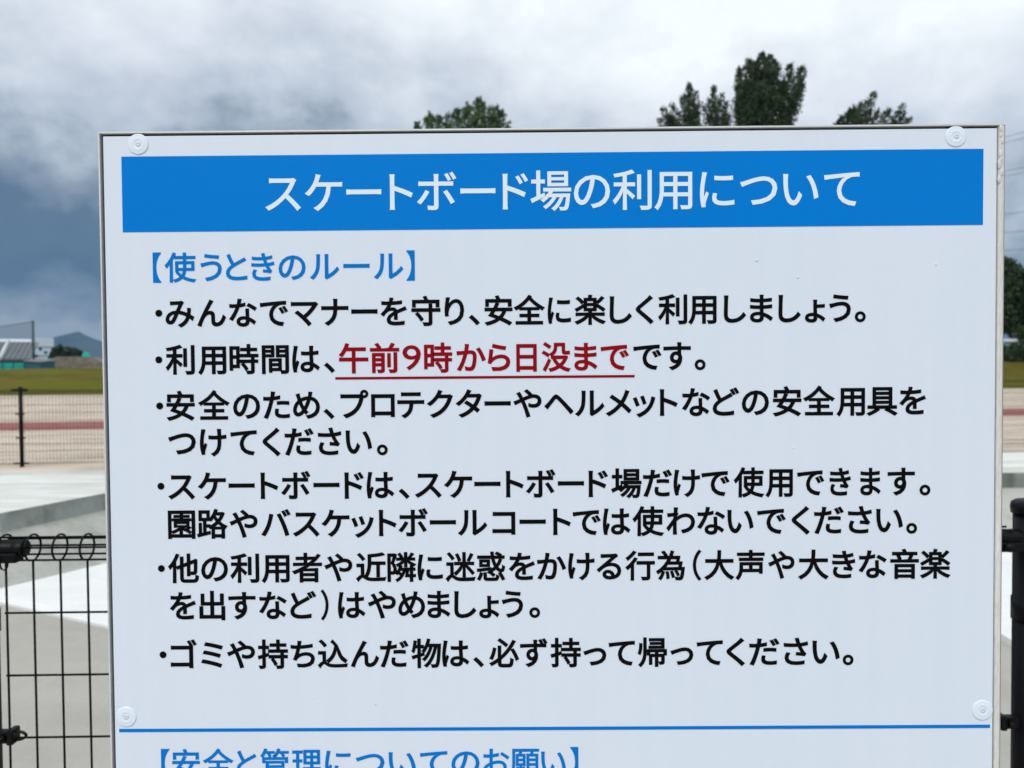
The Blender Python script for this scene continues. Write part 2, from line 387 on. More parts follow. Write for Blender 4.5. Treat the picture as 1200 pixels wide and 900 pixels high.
for x in (-0.30, 0.36):
    p = MB(); p.lathe([(0.0, 0.0), (0.0302, 0.0), (0.0302, 1.66), (0.026, 1.668), (0.0, 1.669)], (x, 0.0640, 0.0), 'z', 24)
    po = p.build('post', 'galv', nb)
    for z in (0.85, 1.55):
        p = MB(); p.lathe([(0.0335, -0.02), (0.0335, 0.02)], (x, 0.0640, z), 'z', 24); p.build('clamp_band', 'galv', po)
for z in (0.85, 1.55):
    p = MB(); p.box(BL + 0.02, BR - 0.02, 0.0095, 0.0305, z - 0.015, z + 0.015); p.build('cross_rail', 'alu', nb)

# printed vinyl: band, rules
def plate(name, m, x0, x1, z0, z1, y0=-0.0004):
    b = MB(); b.box(x0, x1, y0, 0.0005, z0, z1); return b.build(name, m, nb)
plate('title_band', 'blue', -0.3966, 0.4706, 1.6388, 1.7148, -0.0003)
plate('underline', 'red', -0.1833, 0.1202, 1.48815, 1.49065)
plate('divider_line', 'bluetext', -0.4105, 0.4815, 1.12735, 1.13065)

LINES = [
     ('title', 43.2, 1677.0, [('スケートボード', -251.6, 13.8), ('場の利用', 15.9, 178.7), ('について', 186.4, 346.6)]) ,
     ('blue', 31.7, 1602.9, [('【', -366.6, -358.6), ('使うときのルール', -354.9, -113.0), ('】', -109.5, -101.8)]) ,
     ('black', 31.7, 1556.8, [('・', -364.4, -358.8), ('みんなでマナーを', -354.9, -109.8), ('守り', -105.4, -51.9), ('、', -45.8, -37.6), ('安全', -31.5, 29.9), ('に', 32.5, 56.1), ('楽しく', 59.5, 139.7), ('利用', 144.0, 203.1), ('しましょう', 210.3, 338.4), ('。', 342.7, 353.0)]) ,
     ('black', 31.7, 1509.6, [('・', -365.3, -359.7), ('利用時間は', -355.7, -198.7), ('、', -193.4, -184.8)]) ,
     ('red', 31.7, 1509.6, [('午前', -179.6, -118.1), ('9', -115.5, -95.6), ('時', -93.0, -64.4), ('から', -60.1, -5.6), ('日', 0.5, 21.2), ('没', 26.1, 55.8), ('まで', 59.2, 114.5)]) ,
     ('black', 31.7, 1509.6, [('です', 118.8, 177.1), ('。', 181.5, 191.3)]) ,
     ('black', 31.7, 1462.7, [('・', -365.3, -359.7), ('安全のため', -355.8, -199.3), ('、', -194.1, -186.3), ('プロテクターや', -178.4, 25.8), ('ヘルメット', 28.3, 163.6), ('などの', 167.9, 255.9), ('安全用具を', 259.7, 414.5)]) ,
     ('black', 31.7, 1425.5, [('つけてください', -354.7, -146.8), ('。', -141.6, -131.2)]) ,
     ('black', 31.7, 1380.8, [('・', -365.6, -359.9), ('スケートボードは', -355.5, -124.7), ('、', -118.6, -110.8), ('スケートボード', -103.9, 92.8), ('場だけで', 95.8, 216.2), ('使用', 220.2, 280.2), ('で', 284.5, 312.1), ('き', 317.3, 338.9), ('ま', 348.4, 369.2), ('す', 376.0, 403.7), ('。', 408.5, 419.3)]) ,
     ('black', 31.7, 1341.9, [('園路や', -356.3, -264.6), ('バスケットボール', -261.1, -30.3), ('コート', -25.1, 54.8), ('では使わない', 56.6, 240.4), ('でください', 243.9, 391.8), ('。', 395.7, 405.6)]) ,
     ('black', 31.7, 1296.4, [('・', -366.7, -361.1), ('他の利用者や', -357.1, -168.4), ('近隣に', -164.9, -76.0), ('迷惑', -73.4, -12.4), ('をかける', -8.9, 105.9), ('行為', 109.8, 170.6), ('（', 178.6, 187.5), ('大声', 190.1, 251.7), ('や', 255.2, 282.0), ('大きな', 285.5, 375.6), ('音楽', 379.1, 440.5)]) ,
     ('black', 31.7, 1257.9, [('を出すなど', -356.1, -205.6), ('）', -201.2, -193.4), ('はやめましょう', -183.7, 5.6), ('。', 12.6, 22.1)]) ,
     ('black', 31.7, 1207.4, [('・', -366.7, -361.0), ('ゴミや', -356.1, -269.4), ('持ち込', -266.7, -173.9), ('んだ', -171.3, -111.8), ('物は', -109.2, -49.8), ('、', -44.5, -36.3), ('必ず', -29.7, 30.3), ('持って', 33.1, 119.4), ('帰って', 122.1, 209.1), ('ください', 212.6, 328.2), ('。', 331.3, 342.1)]) ,
     ('blue', 31.7, 1094.5, [('【', -367.9, -359.1), ('安全と管理', -356.5, -202.6), ('についての', -199.1, -40.3), ('お願い', -36.8, 48.2), ('】', 53.4, 60.4)]) ,
]


class Glyphs:
    """outline letters: filled faces plus a mitred rim that gives the medium weight of the print"""
    def __init__(s): s.cache = {}
    def get(s, ch, wt):
        if (ch, wt) in s.cache: return s.cache[(ch, wt)]
        cu = bpy.data.curves.new('letter', 'FONT'); cu.body = ch; cu.size = 1.0; cu.resolution_u = 4
        ob = bpy.data.objects.new('letter', cu); C.objects.link(ob)
        dg = bpy.context.evaluated_depsgraph_get()
        me = bpy.data.meshes.new_from_object(ob.evaluated_get(dg))
        bm = bmesh.new(); bm.from_mesh(me)
        bmesh.ops.remove_doubles(bm, verts=bm.verts, dist=1e-5)
        bmesh.ops.recalc_face_normals(bm, faces=bm.faces)
        for f in bm.faces:
            if f.normal.z < 0: f.normal_flip()
        bm.verts.index_update()
        vs = [v.co.to_2d() for v in bm.verts]; fs = [[v.index for v in f.verts] for f in bm.faces]
        nxt = {}
        for e in bm.edges:
            if len(e.link_faces) == 1:
                l = e.link_loops[0]; nxt[l.vert.index] = l.link_loop_next.vert.index
        prv = {b: a for a, b in nxt.items()}
        off = {}
        nv = list(vs)
        for a, b in nxt.items():
            c = prv.get(a)
            if c is None: continue
            d1 = (vs[a] - vs[c]); d2 = (vs[b] - vs[a])
            if d1.length < 1e-9 or d2.length < 1e-9: continue
            d1.normalize(); d2.normalize()
            n1 = Vector((d1.y, -d1.x)); n2 = Vector((d2.y, -d2.x))
            k = 1 + n1.dot(n2)
            mv = (n1 + n2) / max(k, 0.45)
            off[a] = len(nv); nv.append(vs[a] + mv * wt)
        for a, b in nxt.items():
            if a in off and b in off: fs.append([a, off[a], off[b], b])
        bm.free()
        bpy.data.objects.remove(ob); bpy.data.curves.remove(cu); bpy.data.meshes.remove(me)
        xs_ = [v.x for v in nv]
        s.cache[(ch, wt)] = (nv, fs, min(xs_), max(xs_))
        return s.cache[(ch, wt)]
GL = Glyphs()
BEAR = {'ト': 0.10, 'ド': 0.07, 'り': 0.06, 'く': 0.05, 'し': 0.05, 'ょ': 0.01}
GAP = {'ッ': -0.01}
def letter_line(idx, kind, em, zc, segs):
    """one printed line = one mesh; every segment is spaced like tight Japanese setting between its two ends (mm)"""
    b = MB(); wt = {'title': 0.011, 'blue': 0.016}.get(kind, 0.0225)
    base = zc / 1000 - 0.38 * em / 1000
    y = -0.0007 if kind == 'title' else -0.0004
    for txt, xl, xr in segs:
        gl = [GL.get(ch, 0.004 if ch == '9' else 0.006 if ch == '・' else wt) for ch in txt]
        E = em / 1000 * (1.13 if txt == '9' else 1.0); xl, xr = xl / 1000, xr / 1000
        ws = [(g[3] - g[2]) * E for g in gl]
        extra = [BEAR.get(ch, 0) * E if i else 0 for i, ch in enumerate(txt)]
        n = len(txt); sx = 1.0
        if n == 1:
            sx = (xr - xl) / ws[0]; sx = min(max(sx, 0.8), 1.2) if txt not in '・、。' else 1.0
            gap = 0; xl = (xl + xr) / 2 - ws[0] * sx / 2
        else:
            gap = (xr - xl - sum(ws) - sum(extra)) / (n - 1)
            want = min(max(gap, 0.03 * E), 0.13 * E)
            if want != gap:
                sx = (xr - xl - sum(extra) - want * (n - 1)) / sum(ws); sx = min(max(sx, 0.9), 1.1)
                gap = (xr - xl - sum(ws) * sx - sum(extra)) / (n - 1)
        cx = xl
        for g, w_, ex in zip(gl, ws, extra):
            cx += ex
            b.add([(cx + (v.x - g[2]) * E * sx, y, base + v.y * E) for v in g[0]], g[1])
            cx += w_ * sx + gap
    me = bpy.data.meshes.new('lettering'); me.from_pydata(b.v, [], b.f); me.update()
    me.materials.append(M_[{'title': 'titletext', 'blue': 'bluetext', 'black': 'black', 'red': 'red'}[kind]])
    o = bpy.data.objects.new('lettering', me); C.objects.link(o); o.parent = nb
    if kind != 'black': o['label'] = {'title': 'pale title lettering on the blue band', 'blue': 'blue bracketed heading', 'red': 'dark red opening hours'}[kind]
    return o
for i, (k_, em_, z_, sg) in enumerate(LINES): letter_line(i, k_, em_, z_, sg)

# clear screw caps in the corners
for x, z in ((-0.3793, 1.7271), (0.4429, 1.7273), (-0.4030, 1.1432), (0.4737, 1.1457)):
    b = MB(); b.lathe([(0.0106, 0.0), (0.0105, 0.0005), (0.0098, 0.0008), (0.0082, 0.0008), (0.0075, 0.0008), (0.0064, 0.0011), (0.0050, 0.00115), (0.0042, 0.0010), (0.0036, 0.0008), (0.0002, 0.0008)], (x, 0, z), '-y', 28)
    cp = b.build('screw_cap', 'cap', nb)
    b = MB(); b.lathe([(0.0030, 0.0006), (0.0029, 0.0009), (0.0020, 0.0011), (0.0007, 0.0012), (0.0005, 0.0010), (0.0002, 0.0010)], (x + 0.0002, 0, z), '-y', 16); b.build('screw', 'capdark', cp)
# small bubbles and specks in the vinyl
for x, z, r_ in ((0.424, 1.5995, 0.0012), (0.2438, 1.6053, 0.0015), (0.2851, 1.5878, 0.0013), (0.281, 1.4153, 0.0010), (0.30, 1.452, 0.0009), (-0.21, 1.162, 0.0009)):
    b = MB(); b.lathe([(r_, 0.0), (r_ * 0.8, r_ * 0.35), (r_ * 0.4, r_ * 0.5), (r_ * 0.05, r_ * 0.52)], (x, 0, z), '-y', 12)
    b.build('vinyl_bubble', 'white', nb)
b = MB(); b.lathe([(0.0011, 0.0), (0.0009, 0.0003), (0.0001, 0.0004)], (-0.1466, -0.0001, 1.1551), '-y', 10) ; b.build('dirt_speck', 'capdark', nb)
b = MB(); b.box(-0.4145, -0.4075, -0.0003, 0.0004, 1.1546, 1.1549); b.build('scratch', 'capdark', nb)

# ================================================================== FENCES
def fence_post(parent, x, y, h, n=24, detail=True):
    b = MB(); b.lathe([(0.0, 0.0), (0.030, 0.0), (0.030, h), (0.0, h)], (x, y, 0), 'z', n); po = b.build('post', 'fence', parent)
    b = MB(); b.lathe([(0.0335, h - 0.016), (0.0345, h - 0.004), (0.0330, h + 0.004), (0.026, h + 0.009), (0.012, h + 0.012), (0.001, h + 0.0125)], (x, y, 0), 'z', n); b.build('post_cap', 'fence', po)
    return po
def mesh_panel(parent, P0, P1, zs_top, z_bot, ztop, r, pitch, hpitch, nseg, loop_r, n_v=None):
    """looped-top wire mesh between plan points P0 and P1 as one part"""
    b = MB(); P0, P1 = Vector(P0), Vector(P1); d = (P1 - P0); L = d.length; d.normalize(); nrm = Vector((d.y, -d.x, 0))   # nrm points to the camera side
    cnt = int(L / pitch) + 1
    zc = ztop - loop_r
    for i in range(cnt):
        q = P0 + d * (0.006 + i * pitch) if True else None
        if (q - P0).length > L: break
        pts = [q + Vector((0, 0, z_bot)), q + Vector((0, 0, zc - loop_r))]
        if nseg >= 8:
            m_ = 16
            for k in range(1, m_ + 1):
                a = -math.pi / 2 - 2 * math.pi * k / m_ * 0.93
                pts.append(q + nrm * (loop_r * 0.45 * 0 + (-math.cos(a)) * loop_r * -1.0) * 1.0 + Vector((0, 0, zc + math.sin(a) * loop_r)))
            b.tube(pts, r, 6)
        else:
            m_ = 6
            for k in range(1, m_ + 1):
                a = -math.pi / 2 - 2 * math.pi * k / m_
                pts.append(q + nrm * (math.cos(a)) * loop_r + Vector((0, 0, zc + math.sin(a) * loop_r)))
            b.tube(pts, r, 4, caps=False)
    n2_ = 6 if nseg >= 8 else 4
    for ang in (62, 148, 196 - 14, 10, 222, 300):
        a = R(ang); o_ = nrm * math.cos(a) * (loop_r - 2 * r) + Vector((0, 0, zc + math.sin(a) * (loop_r + (0.0 if nseg >= 8 else 0))))
        if nseg < 8 and ang in (148, 10, 222): continue
        b.tube([P0 + o_, P1 + o_], r, n2_)
    z = zs_top; flip = nrm * (2 * r * 0.9)
    while z > z_bot + 0.02:
        b.tube([P0 - flip * 1 + Vector((0, 0, z)), P1 - flip * 1 + Vector((0, 0, z))], r, n2_)
        z -= hpitch
    b.tube([P0 - flip + Vector((0, 0, z_bot + 0.01)), P1 - flip + Vector((0, 0, z_bot + 0.01))], r * 1.3, n2_)
    return b.build('mesh_panel', 'fence', parent)

# near fence, right behind the board
ND = 1.37; NY = ND - DIST
LPX, RPX = at(-24, 700, ND).x, at(1207, 700, 1.411).x
RAILTOP = at(60, 626.5, ND).z; H1 = at(70, 719, ND).z
nf = empty('mesh_fence', ((LPX + RPX) / 2, NY, 0), 'black looped wire mesh fence standing close behind the notice board', 'fence')
nfo = nf.location.copy()
def nloc(o): o.location = o.location - nfo; return o
for i, x in enumerate((LPX - (RPX - LPX), LPX, RPX, RPX + (RPX - LPX))):
    po = fence_post(nf, x, NY + 0.0, RAILTOP + 0.036); nloc(po)
    # sleeve brackets that carry the rolled top of the mesh, clips lower down
    for s_ in (-1, 1):
        b = MB()
        zc = RAILTOP - 0.024
        yb = NY - 0.012
        x0, x1 = (x + 0.030, x + 0.096) if s_ > 0 else (x - 0.082, x - 0.030)
        b.lathe([(0.001, x0), (0.0150, x0), (0.0165, x0 + 0.003), (0.0165, x1 - 0.024), (0.0150, x1 - 0.021), (0.0165, x1 - 0.018), (0.0165, x1 - 0.003), (0.0150, x1), (0.001, x1)], (0, yb, zc + 0.001), 'x', 20)
        b.bevel_box(x0, x1 - 0.006, yb - 0.021, yb + 0.004, zc - 0.022, zc - 0.004, 0.003)
        br = nloc(b.build('sleeve_bracket', 'fence', nf))
        b = MB(); bx = (x0 + x1) / 2 - 0.01
        b.lathe([(0.009, 0.021), (0.009, 0.026), (0.0065, 0.030), (0.001, 0.031)], (bx, yb, zc - 0.012), '-y', 12)
        if s_ > 0: b.tube([(bx + 0.012 + 0.007 * math.cos(a), yb - 0.016, zc - 0.024 + 0.011 * math.sin(a)) for a in [2 * math.pi * k / 12 for k in range(12)]], 0.0018, 6, closed=True)
        bo = b.build('bolt', 'fence', br)
        for zz_ in (at(15, 860, ND).z, 0.25):
            b = MB(); xe = x0 + 0.006 if s_ > 0 else x1 - 0.006
            xw = x + s_ * 0.061
            b.bevel_box(min(x + s_ * 0.028, xw), max(x + s_ * 0.028, xw + s_ * 0.004), NY - 0.014, NY + 0.003, zz_ - 0.013, zz_ + 0.009, 0.002)
            b.bevel_box(xw - 0.006, xw + 0.006, NY - 0.020, NY + 0.006, zz_ - 0.014, zz_ + 0.014, 0.003)
            b.tube([(xw + s_ * (0.004 + 0.022 * max(math.cos(a), -0.2) ) , NY - 0.010, zz_ + 0.0085 * math.sin(a) + 0.001) for a in [2 * math.pi * k / 16 for k in range(16)]], 0.0026, 6, closed=True)
            cl = nloc(b.build('mesh_clip', 'fence', nf))
            b = MB(); b.lathe([(0.007, 0.014), (0.007, 0.022), (0.005, 0.025), (0.001, 0.0255)], (xw - s_ * 0.014, NY, zz_ - 0.002), '-y', 12); b.build('bolt', 'fence', cl)
    b = MB(); b.lathe([(0.0322, at(1190, 735, ND).z), (0.0322, at(1190, 709, ND).z)], (x, NY, 0), 'z', 24); b.build('band', 'fence', po)
    po.children[-1].location = (0, 0, 0)
MX0 = at(4, 719, ND).x
for i in range(3):
    xl_ = LPX + (i - 1) * (RPX - LPX) + (MX0 - LPX); xr_ = LPX + i * (RPX - LPX) - 0.055
    o = mesh_panel(nf, (xl_, NY, 0), (xr_, NY, 0), H1, 0.06, RAILTOP, 0.0020, 0.0505, 0.1185, 12, 0.0245); nloc(o)

nf.rotation_euler.z = 0.0196; nf.location.y += 0.0196 * (RPX - LPX) / 2

# far fence along the field
FY0 = 10.66; FS = 0.115; ux = Vector((1, FS, 0)).normalized()
fx0 = at(27, 548, 11.35).x
def fpt(s_): return Vector((fx0, FY0 - 0.08, 0)) + ux * s_
ff = empty('mesh_fence', fpt(0), 'distant black wire mesh fence along the sandy field beyond the skating deck', 'fence')
fo = ff.location.copy()
for i in range(-3, 11):
    q = fpt(i * 2.0)
    po = fence_post(ff, q.x, q.y, 1.235, 10); po.location = -fo
    w_ = ux * 0.11
    for z0_ in (1.185, 0.82, 0.45, 0.055):
        ww = w_ if z0_ in (1.185, 0.055) else w_ * 0.6
        b = MB(); b.tube([q - ww + Vector((0, -0.02, z0_ + 0.012)), q + ww + Vector((0, -0.02, z0_ + 0.012))], 0.022 if z0_ > 1 else 0.014, 8)
        o = b.build('sleeve_bracket', 'fence', ff); o.location = -fo
    if i < 10:
        o = mesh_panel(ff, fpt(i * 2.0 + 0.05), fpt(i * 2.0 + 1.95), 1.08, 0.05, 1.2, 0.0026, 0.0505, 0.1185, 4, 0.024); o.location = -fo

# ================================================================== TREES
def crown(name, m, parent, plumes, n, leaf, rnd, dens=1.0):
    """leaf-sized faces scattered through spindle-shaped branches: (base, tip, radius)"""
    vs, fs = [], []
    wgt = lambda L_, r_: L_ * r_ * (1 + r_ / 3.5)
    tot = sum(wgt((b_ - a_).length, r) for a_, b_, r in plumes)
    for a_, b_, r in plumes:
        ax = b_ - a_; L = ax.length; k = int(n * 1.55 * wgt(L, r) / tot)
        u = ax.orthogonal().normalized(); w = ax.normalized().cross(u)
        # clumps along the branch, leaves around each clump
        ncl = max(10, int(L / (r * 0.22)) * 6)
        cl = []
        for _ in range(ncl):
            t = rnd.random() ** 0.85; rad = r * (math.sin(math.pi * min(0.12 + 0.88 * t, 1.0)) ** 0.6 * 0.92 + 0.08)
            ang = rnd.uniform(0, 6.283); q = rad * rnd.random() ** 0.5 * 0.9
            cl.append((a_ + ax * t + (u * math.cos(ang) + w * math.sin(ang)) * q, max(0.14, rad * rnd.uniform(0.15, 0.34))))
        for i in range(k):
            c, cr_ = cl[i % ncl]
            v = Vector((rnd.gauss(0, 1), rnd.gauss(0, 1), rnd.gauss(0, 1.1))) * cr_ * 0.6
            q = c + v; s_ = leaf * rnd.uniform(0.6, 1.3)
            d1 = (ax.normalized() * 0.9 + Vector((rnd.uniform(-1, 1), rnd.uniform(-1, 1), rnd.uniform(-.6, 1)))).normalized(); d2 = d1.orthogonal().normalized()
            d2 = Matrix.Rotation(rnd.uniform(0, 6.28), 3, d1) @ d2
            o = len(vs)
            vs += [q - d1 * s_ * .55, q + d2 * s_ * .26, q + d1 * s_ * .55, q - d2 * s_ * .26]
            fs.append((o, o + 1, o + 2, o + 3))
    me = bpy.data.meshes.new(name); me.from_pydata([v[:] for v in vs], [], fs); me.update(); me.materials.append(M_[m])
    o = bpy.data.objects.new(name, me); C.objects.link(o); o.parent = parent
    return o
def make_tree(name, label, group, D, base_px, plumes_px, n, leaf, m, seed, trunk_r, spread=1.0, fat=1.15):
    rnd = random.Random(seed)
    gp = at(base_px, 400, D); gz_ = max(bank_h(gp.x, gp.y), 0) - 0.1
    root = empty(name, (gp.x, gp.y, gz_), label, 'tree', group); O = root.location.copy()
    pl = []; mpp = D / FPX
    trunk = MB(); topz = 0
    tips = []
    for (bx, by, tx, ty, rpx) in plumes_px:
        dy = rnd.uniform(-1, 1) * spread
        a_ = at(bx, by, D) - O; b_ = at(tx, ty, D) - O
        a_ = Vector((a_.x, a_.y + dy * 0.4, a_.z)); b_ = Vector((b_.x, b_.y + dy, b_.z))
        pl.append((a_, b_, rpx * mpp * fat)); tips.append((a_, b_))
    hi = max(tips, key=lambda q: q[1].z)
    p0, p2 = Vector((0, 0, 0)), hi[1]
    p1 = p0.lerp(p2, 0.5) + Vector((rnd.uniform(-.3, .3), rnd.uniform(-.3, .3), 0))
    path = [p0, p0.lerp(p1, .5), p1, p1.lerp(p2, .5), p0.lerp(p2, 0.97)]
    trunk.tube(path, [trunk_r * 1.25, trunk_r, trunk_r * .75, trunk_r * .42, trunk_r * .06], 10)
    for a_, b_ in tips:
        h = max(min((a_.z - 1.2) / max(p2.z, .1), 0.9), 0.12)
        st = p0.lerp(p1, h * 2) if h < .5 else p1.lerp(p2, h * 2 - 1)
        trunk.tube([st, st.lerp(a_, .6) + Vector((0, 0, -.1)), a_, a_.lerp(b_, .55), a_.lerp(b_, .9)], [trunk_r * .4, trunk_r * .3, trunk_r * .2, trunk_r * .1, trunk_r * .03], 6)
    trunk.build('trunk', 'bark', root)
    crown('crown', m, root, pl, n, leaf, rnd)
    return root
TG = 'tall trees beyond the field'
make_tree('broadleaf_tree', 'green bushy tree top showing above the middle of the board', TG, 58, 545,
          [(548, 300, 561, 115, 20), (540, 260, 536, 127, 22), (530, 270, 514, 132, 22), (525, 280, 500, 139, 18), (555, 260, 576, 126, 18), (560, 260, 588, 128, 17), (545, 250, 549, 124, 20), (520, 290, 488, 144, 14), (560, 280, 597, 141, 11), (530, 200, 524, 130, 14), (550, 200, 566, 124, 14), (560, 200, 582, 127, 12), (515, 200, 506, 138, 12),
           (545, 420, 545, 190, 75), (500, 330, 490, 200, 40), (590, 330, 596, 200, 40)], 26000, 0.26, 'leaf_mid', 11, 0.32, 1.0, 0.85)
make_tree('conifer_tree', 'dark conifer with two pointed tops left of the tallest tree', TG, 60, 812,
          [(808, 330, 808, 98, 13), (838, 320, 838, 101, 12), (808, 170, 787, 121, 7), (808, 180, 774, 129, 7), (808, 160, 797, 118, 7), (808, 160, 820, 119, 7), (838, 170, 851, 121, 7), (838, 180, 858, 132, 6), (838, 165, 827, 122, 7), (808, 190, 771, 138, 8), (800, 190, 782, 134, 9), (815, 190, 816, 130, 10), (845, 190, 848, 132, 9), (808, 150, 801, 110, 5), (808, 150, 815, 110, 5), (838, 150, 832, 112, 5), (838, 150, 844, 112, 5),
           (820, 420, 820, 160, 55), (792, 300, 786, 140, 22)], 26000, 0.24, 'leaf_dark', 12, 0.30, 0.7)
make_tree('tall_tree', 'tallest dark tree with a broad rounded feathery crown', TG, 60, 893,
          [(890, 170, 894, 65, 21), (880, 160, 880, 68, 13), (905, 160, 909, 69, 15), (872, 170, 871, 76, 9), (868, 180, 863, 82, 6), (868, 190, 863, 105, 6), (912, 150, 922, 79, 10), (913, 155, 938, 82, 9), (917, 150, 944, 88, 6), (912, 165, 937, 103, 8), (908, 180, 931, 120, 8), (885, 170, 872, 100, 11), (905, 170, 917, 98, 10), (885, 150, 887, 72, 13), (900, 150, 902, 70, 12), (905, 190, 925, 135, 9), (875, 190, 868, 128, 8),
           (893, 420, 893, 150, 36), (893, 220, 893, 105, 17)], 30000, 0.24, 'leaf_dark', 13, 0.36, 1.0)
make_tree('leaning_tree', 'dark tree with leaning layered branches right of the tallest tree', TG, 57, 1015,
          [(985, 180, 1021, 112, 8), (995, 170, 1012, 118, 7), (985, 165, 1004, 123, 6), (1020, 165, 1048, 125, 8), (1030, 165, 1056, 125, 5), (980, 170, 994, 130, 7), (1030, 165, 1070, 137, 5), (1005, 170, 1032, 128, 5), (980, 165, 984, 138, 7), (1000, 170, 1022, 126, 8), (1030, 168, 1060, 134, 6),
           (1015, 420, 1015, 180, 50), (1000, 260, 992, 158, 20)], 20000, 0.24, 'leaf_dark', 14, 0.28, 0.8)
make_tree('spreading_tree', 'deep green tree at the right edge behind the guard pipe', TG, 52, 1262,
          [(1235, 380, 1196, 300, 17), (1240, 360, 1205, 282, 17), (1240, 400, 1190, 345, 20), (1240, 400, 1184, 322, 10), (1245, 400, 1182, 372, 15), (1250, 350, 1230, 268, 22), (1250, 350, 1262, 255, 26), (1262, 350, 1295, 270, 26), (1262, 380, 1262, 300, 45), (1235, 400, 1206, 330, 24), (1262, 390, 1330, 320, 30), (1215, 405, 1190, 385, 14)], 38000, 0.26, 'leaf_right', 15, 0.34, 2.0)
# low dark trees at the foot of the mountain
for i, (px, D, top, hw, lab) in enumerate(((70, 150, 406, 8, 'low dark green tree beside the pale hall'), (81, 152, 408, 8, 'low dark green tree, middle one of three before the mountain'), (92, 155, 411, 6, 'low dark green tree nearest the teal tarpaulin heap'))):
    make_tree('bushy_tree', lab, 'low trees below the mountain', D, px, [(px, 432, px, top, hw), (px - hw * .5, 428, px - hw * .6, top + 3, hw * .7), (px + hw * .5, 428, px + hw * .6, top + 2, hw * .7), (px, 430, px + 1, top + 4, hw)], 1500, 0.9, 'leaf_dark', 30 + i, 0.3)
# shrubs on the right-hand slope
for i, (px, D, top, bot, hw, lab) in enumerate(((1188, 51.5, 404, 424, 10, 'round dark shrub below the guard pipe on the grass slope'), (1214, 51.2, 402, 420, 13, 'larger dark shrub at the photo edge below the guard pipe'))):
    gp = at(px, 410, D); gz_ = bank_h(gp.x, gp.y); rt_ = empty('shrub', (gp.x, gp.y, gz_ - 0.05), lab, 'shrub', 'shrubs on the right slope'); rnd = random.Random(60 + i)
    mpp = D / FPX; H_ = max((bot - top) * mpp, 1.0)
    crown('foliage', 'leaf_dark', rt_, [(Vector((dx * hw * mpp, rnd.uniform(-.3, .3), 0.0)), Vector((dx * hw * mpp * 1.3, rnd.uniform(-.3, .3), H_ * hh)), hw * mpp * .6) for dx, hh in ((0, 1), (-.6, .8), (.6, .85))], 2200, 0.16, rnd)
    b = MB()
    for k in range(4): b.tube([(0, 0, 0), (rnd.uniform(-.4, .4), rnd.uniform(-.2, .2), H_ * .6)], [.03, .012], 6)
    b.build('stem', 'bark', rt_)

# ================================================================== THINGS BEYOND THE FIELD
# guard pipe on top of the right-hand slope
gr = empty('guard_rail', (at(1190, 400, 52).x, 51.0, 0), 'pale horizontal guard pipe on posts along the top of the right slope', 'guard rail')
go = gr.location.copy(); gx = at(1190, 400, 51.75)
b = MB(); b.tube([Vector((gx.x - 9, gx.y, gx.z + 0.02)) - go, Vector((gx.x + 14, gx.y, gx.z)) - go], 0.17, 10); b.build('pipe', 'rail', gr)
for k in range(-4, 7):
    x = gx.x + 0.55 + k * 2.2; b = MB(); b.tube([Vector((x, gx.y + .05, bank_h(x, gx.y) - .1)) - go, Vector((x, gx.y + .05, gx.z)) - go], 0.06, 8); b.build('post', 'rail', gr)

# batting net on a tall pole at the left
DN = 95.0
pt = at(38.5, 375.5, DN); pb = at(38.5, 430, DN)
nr = empty('backstop_net', (pt.x, pt.y, 0), 'tall dark ball net hung from a pole before the grey roofed building', 'sports net'); no_ = nr.location.copy()
b = MB(); b.tube([(0, 0, 0), (0, 0, pt.z)], [0.17, 0.13], 12); b.build('pole', 'greenpole', nr)
b = MB(); b.tube([(-19, 0.5, 0), (-19, 0.5, pt.z - 0.6)], [0.17, 0.13], 12); b.build('pole', 'greenpole', nr)
b = MB(); seg = []
for i in range(13):
    t_i = i / 12; x = -19 * t_i; z = pt.z - 0.15 - 0.6 * t_i - 1.4 * math.sin(math.pi * t_i) * 0.5; seg.append((x, 0.5 * t_i, z))
b.add([(x, y - .02, z) for x, y, z in seg] + [(x, y - .02, 0.6) for x, y, z in seg], [(i, i + 1, 14 + i, 13 + i) for i in range(12)])
b.build('net', 'net', nr)
b = MB(); b.tube(seg, 0.04, 6); b.build('top_rope', 'greenpole', nr)

# buildings far left, each turned to face the park
def face(px, D):
    p = at(px, 430, D); return Vector((p.x, p.y, 0)), math.atan2(-(p.x), p.y + DIST)
def span(px0, px1, D, rot): return (at(px1, 430, D).x - at(px0, 430, D).x) * math.cos(rot)
def height(py, px, D, back=0.0):
    p = at(px, py, D); return EYE + (p.z - EYE) * (1 + back / D)
# low hall with a big grey roof slope
o_, rz_ = face(-8, 120); w2 = span(-50, 32, 120, rz_)
h1 = empty('gymnasium', o_, 'grey roofed hall behind the ball net at far left', 'building'); h1.rotation_euler.z = rz_
ze, zr = height(422.5, 10, 120), height(403.5, 20, 120, 14)
b = MB(); b.box(-w2 / 2, w2 / 2, 0, 20, 0, ze); b.build('wall', 'darkteal', h1)
b = MB(); xl0, xr0 = -w2 / 2 - .4, w2 / 2 + .4; sk = 1.6
b.add([(xl0, -.5, ze), (xr0, -.5, ze), (xr0 + sk, 10, zr), (xl0 + 2, 10, zr), (xl0, 20.5, ze), (xr0, 20.5, ze),
       (xl0, -.5, ze + .3), (xr0, -.5, ze + .3), (xr0 + sk, 10, zr + .3), (xl0 + 2, 10, zr + .3), (xl0, 20.5, ze + .3), (xr0, 20.5, ze + .3)],
      [(6, 7, 8, 9), (9, 8, 11, 10), (0, 3, 2, 1), (3, 4, 5, 2), (0, 1, 7, 6), (4, 10, 11, 5), (0, 6, 9, 3), (3, 9, 10, 4), (1, 2, 8, 7), (2, 5, 11, 8)])
b.build('roof', 'roof', h1)
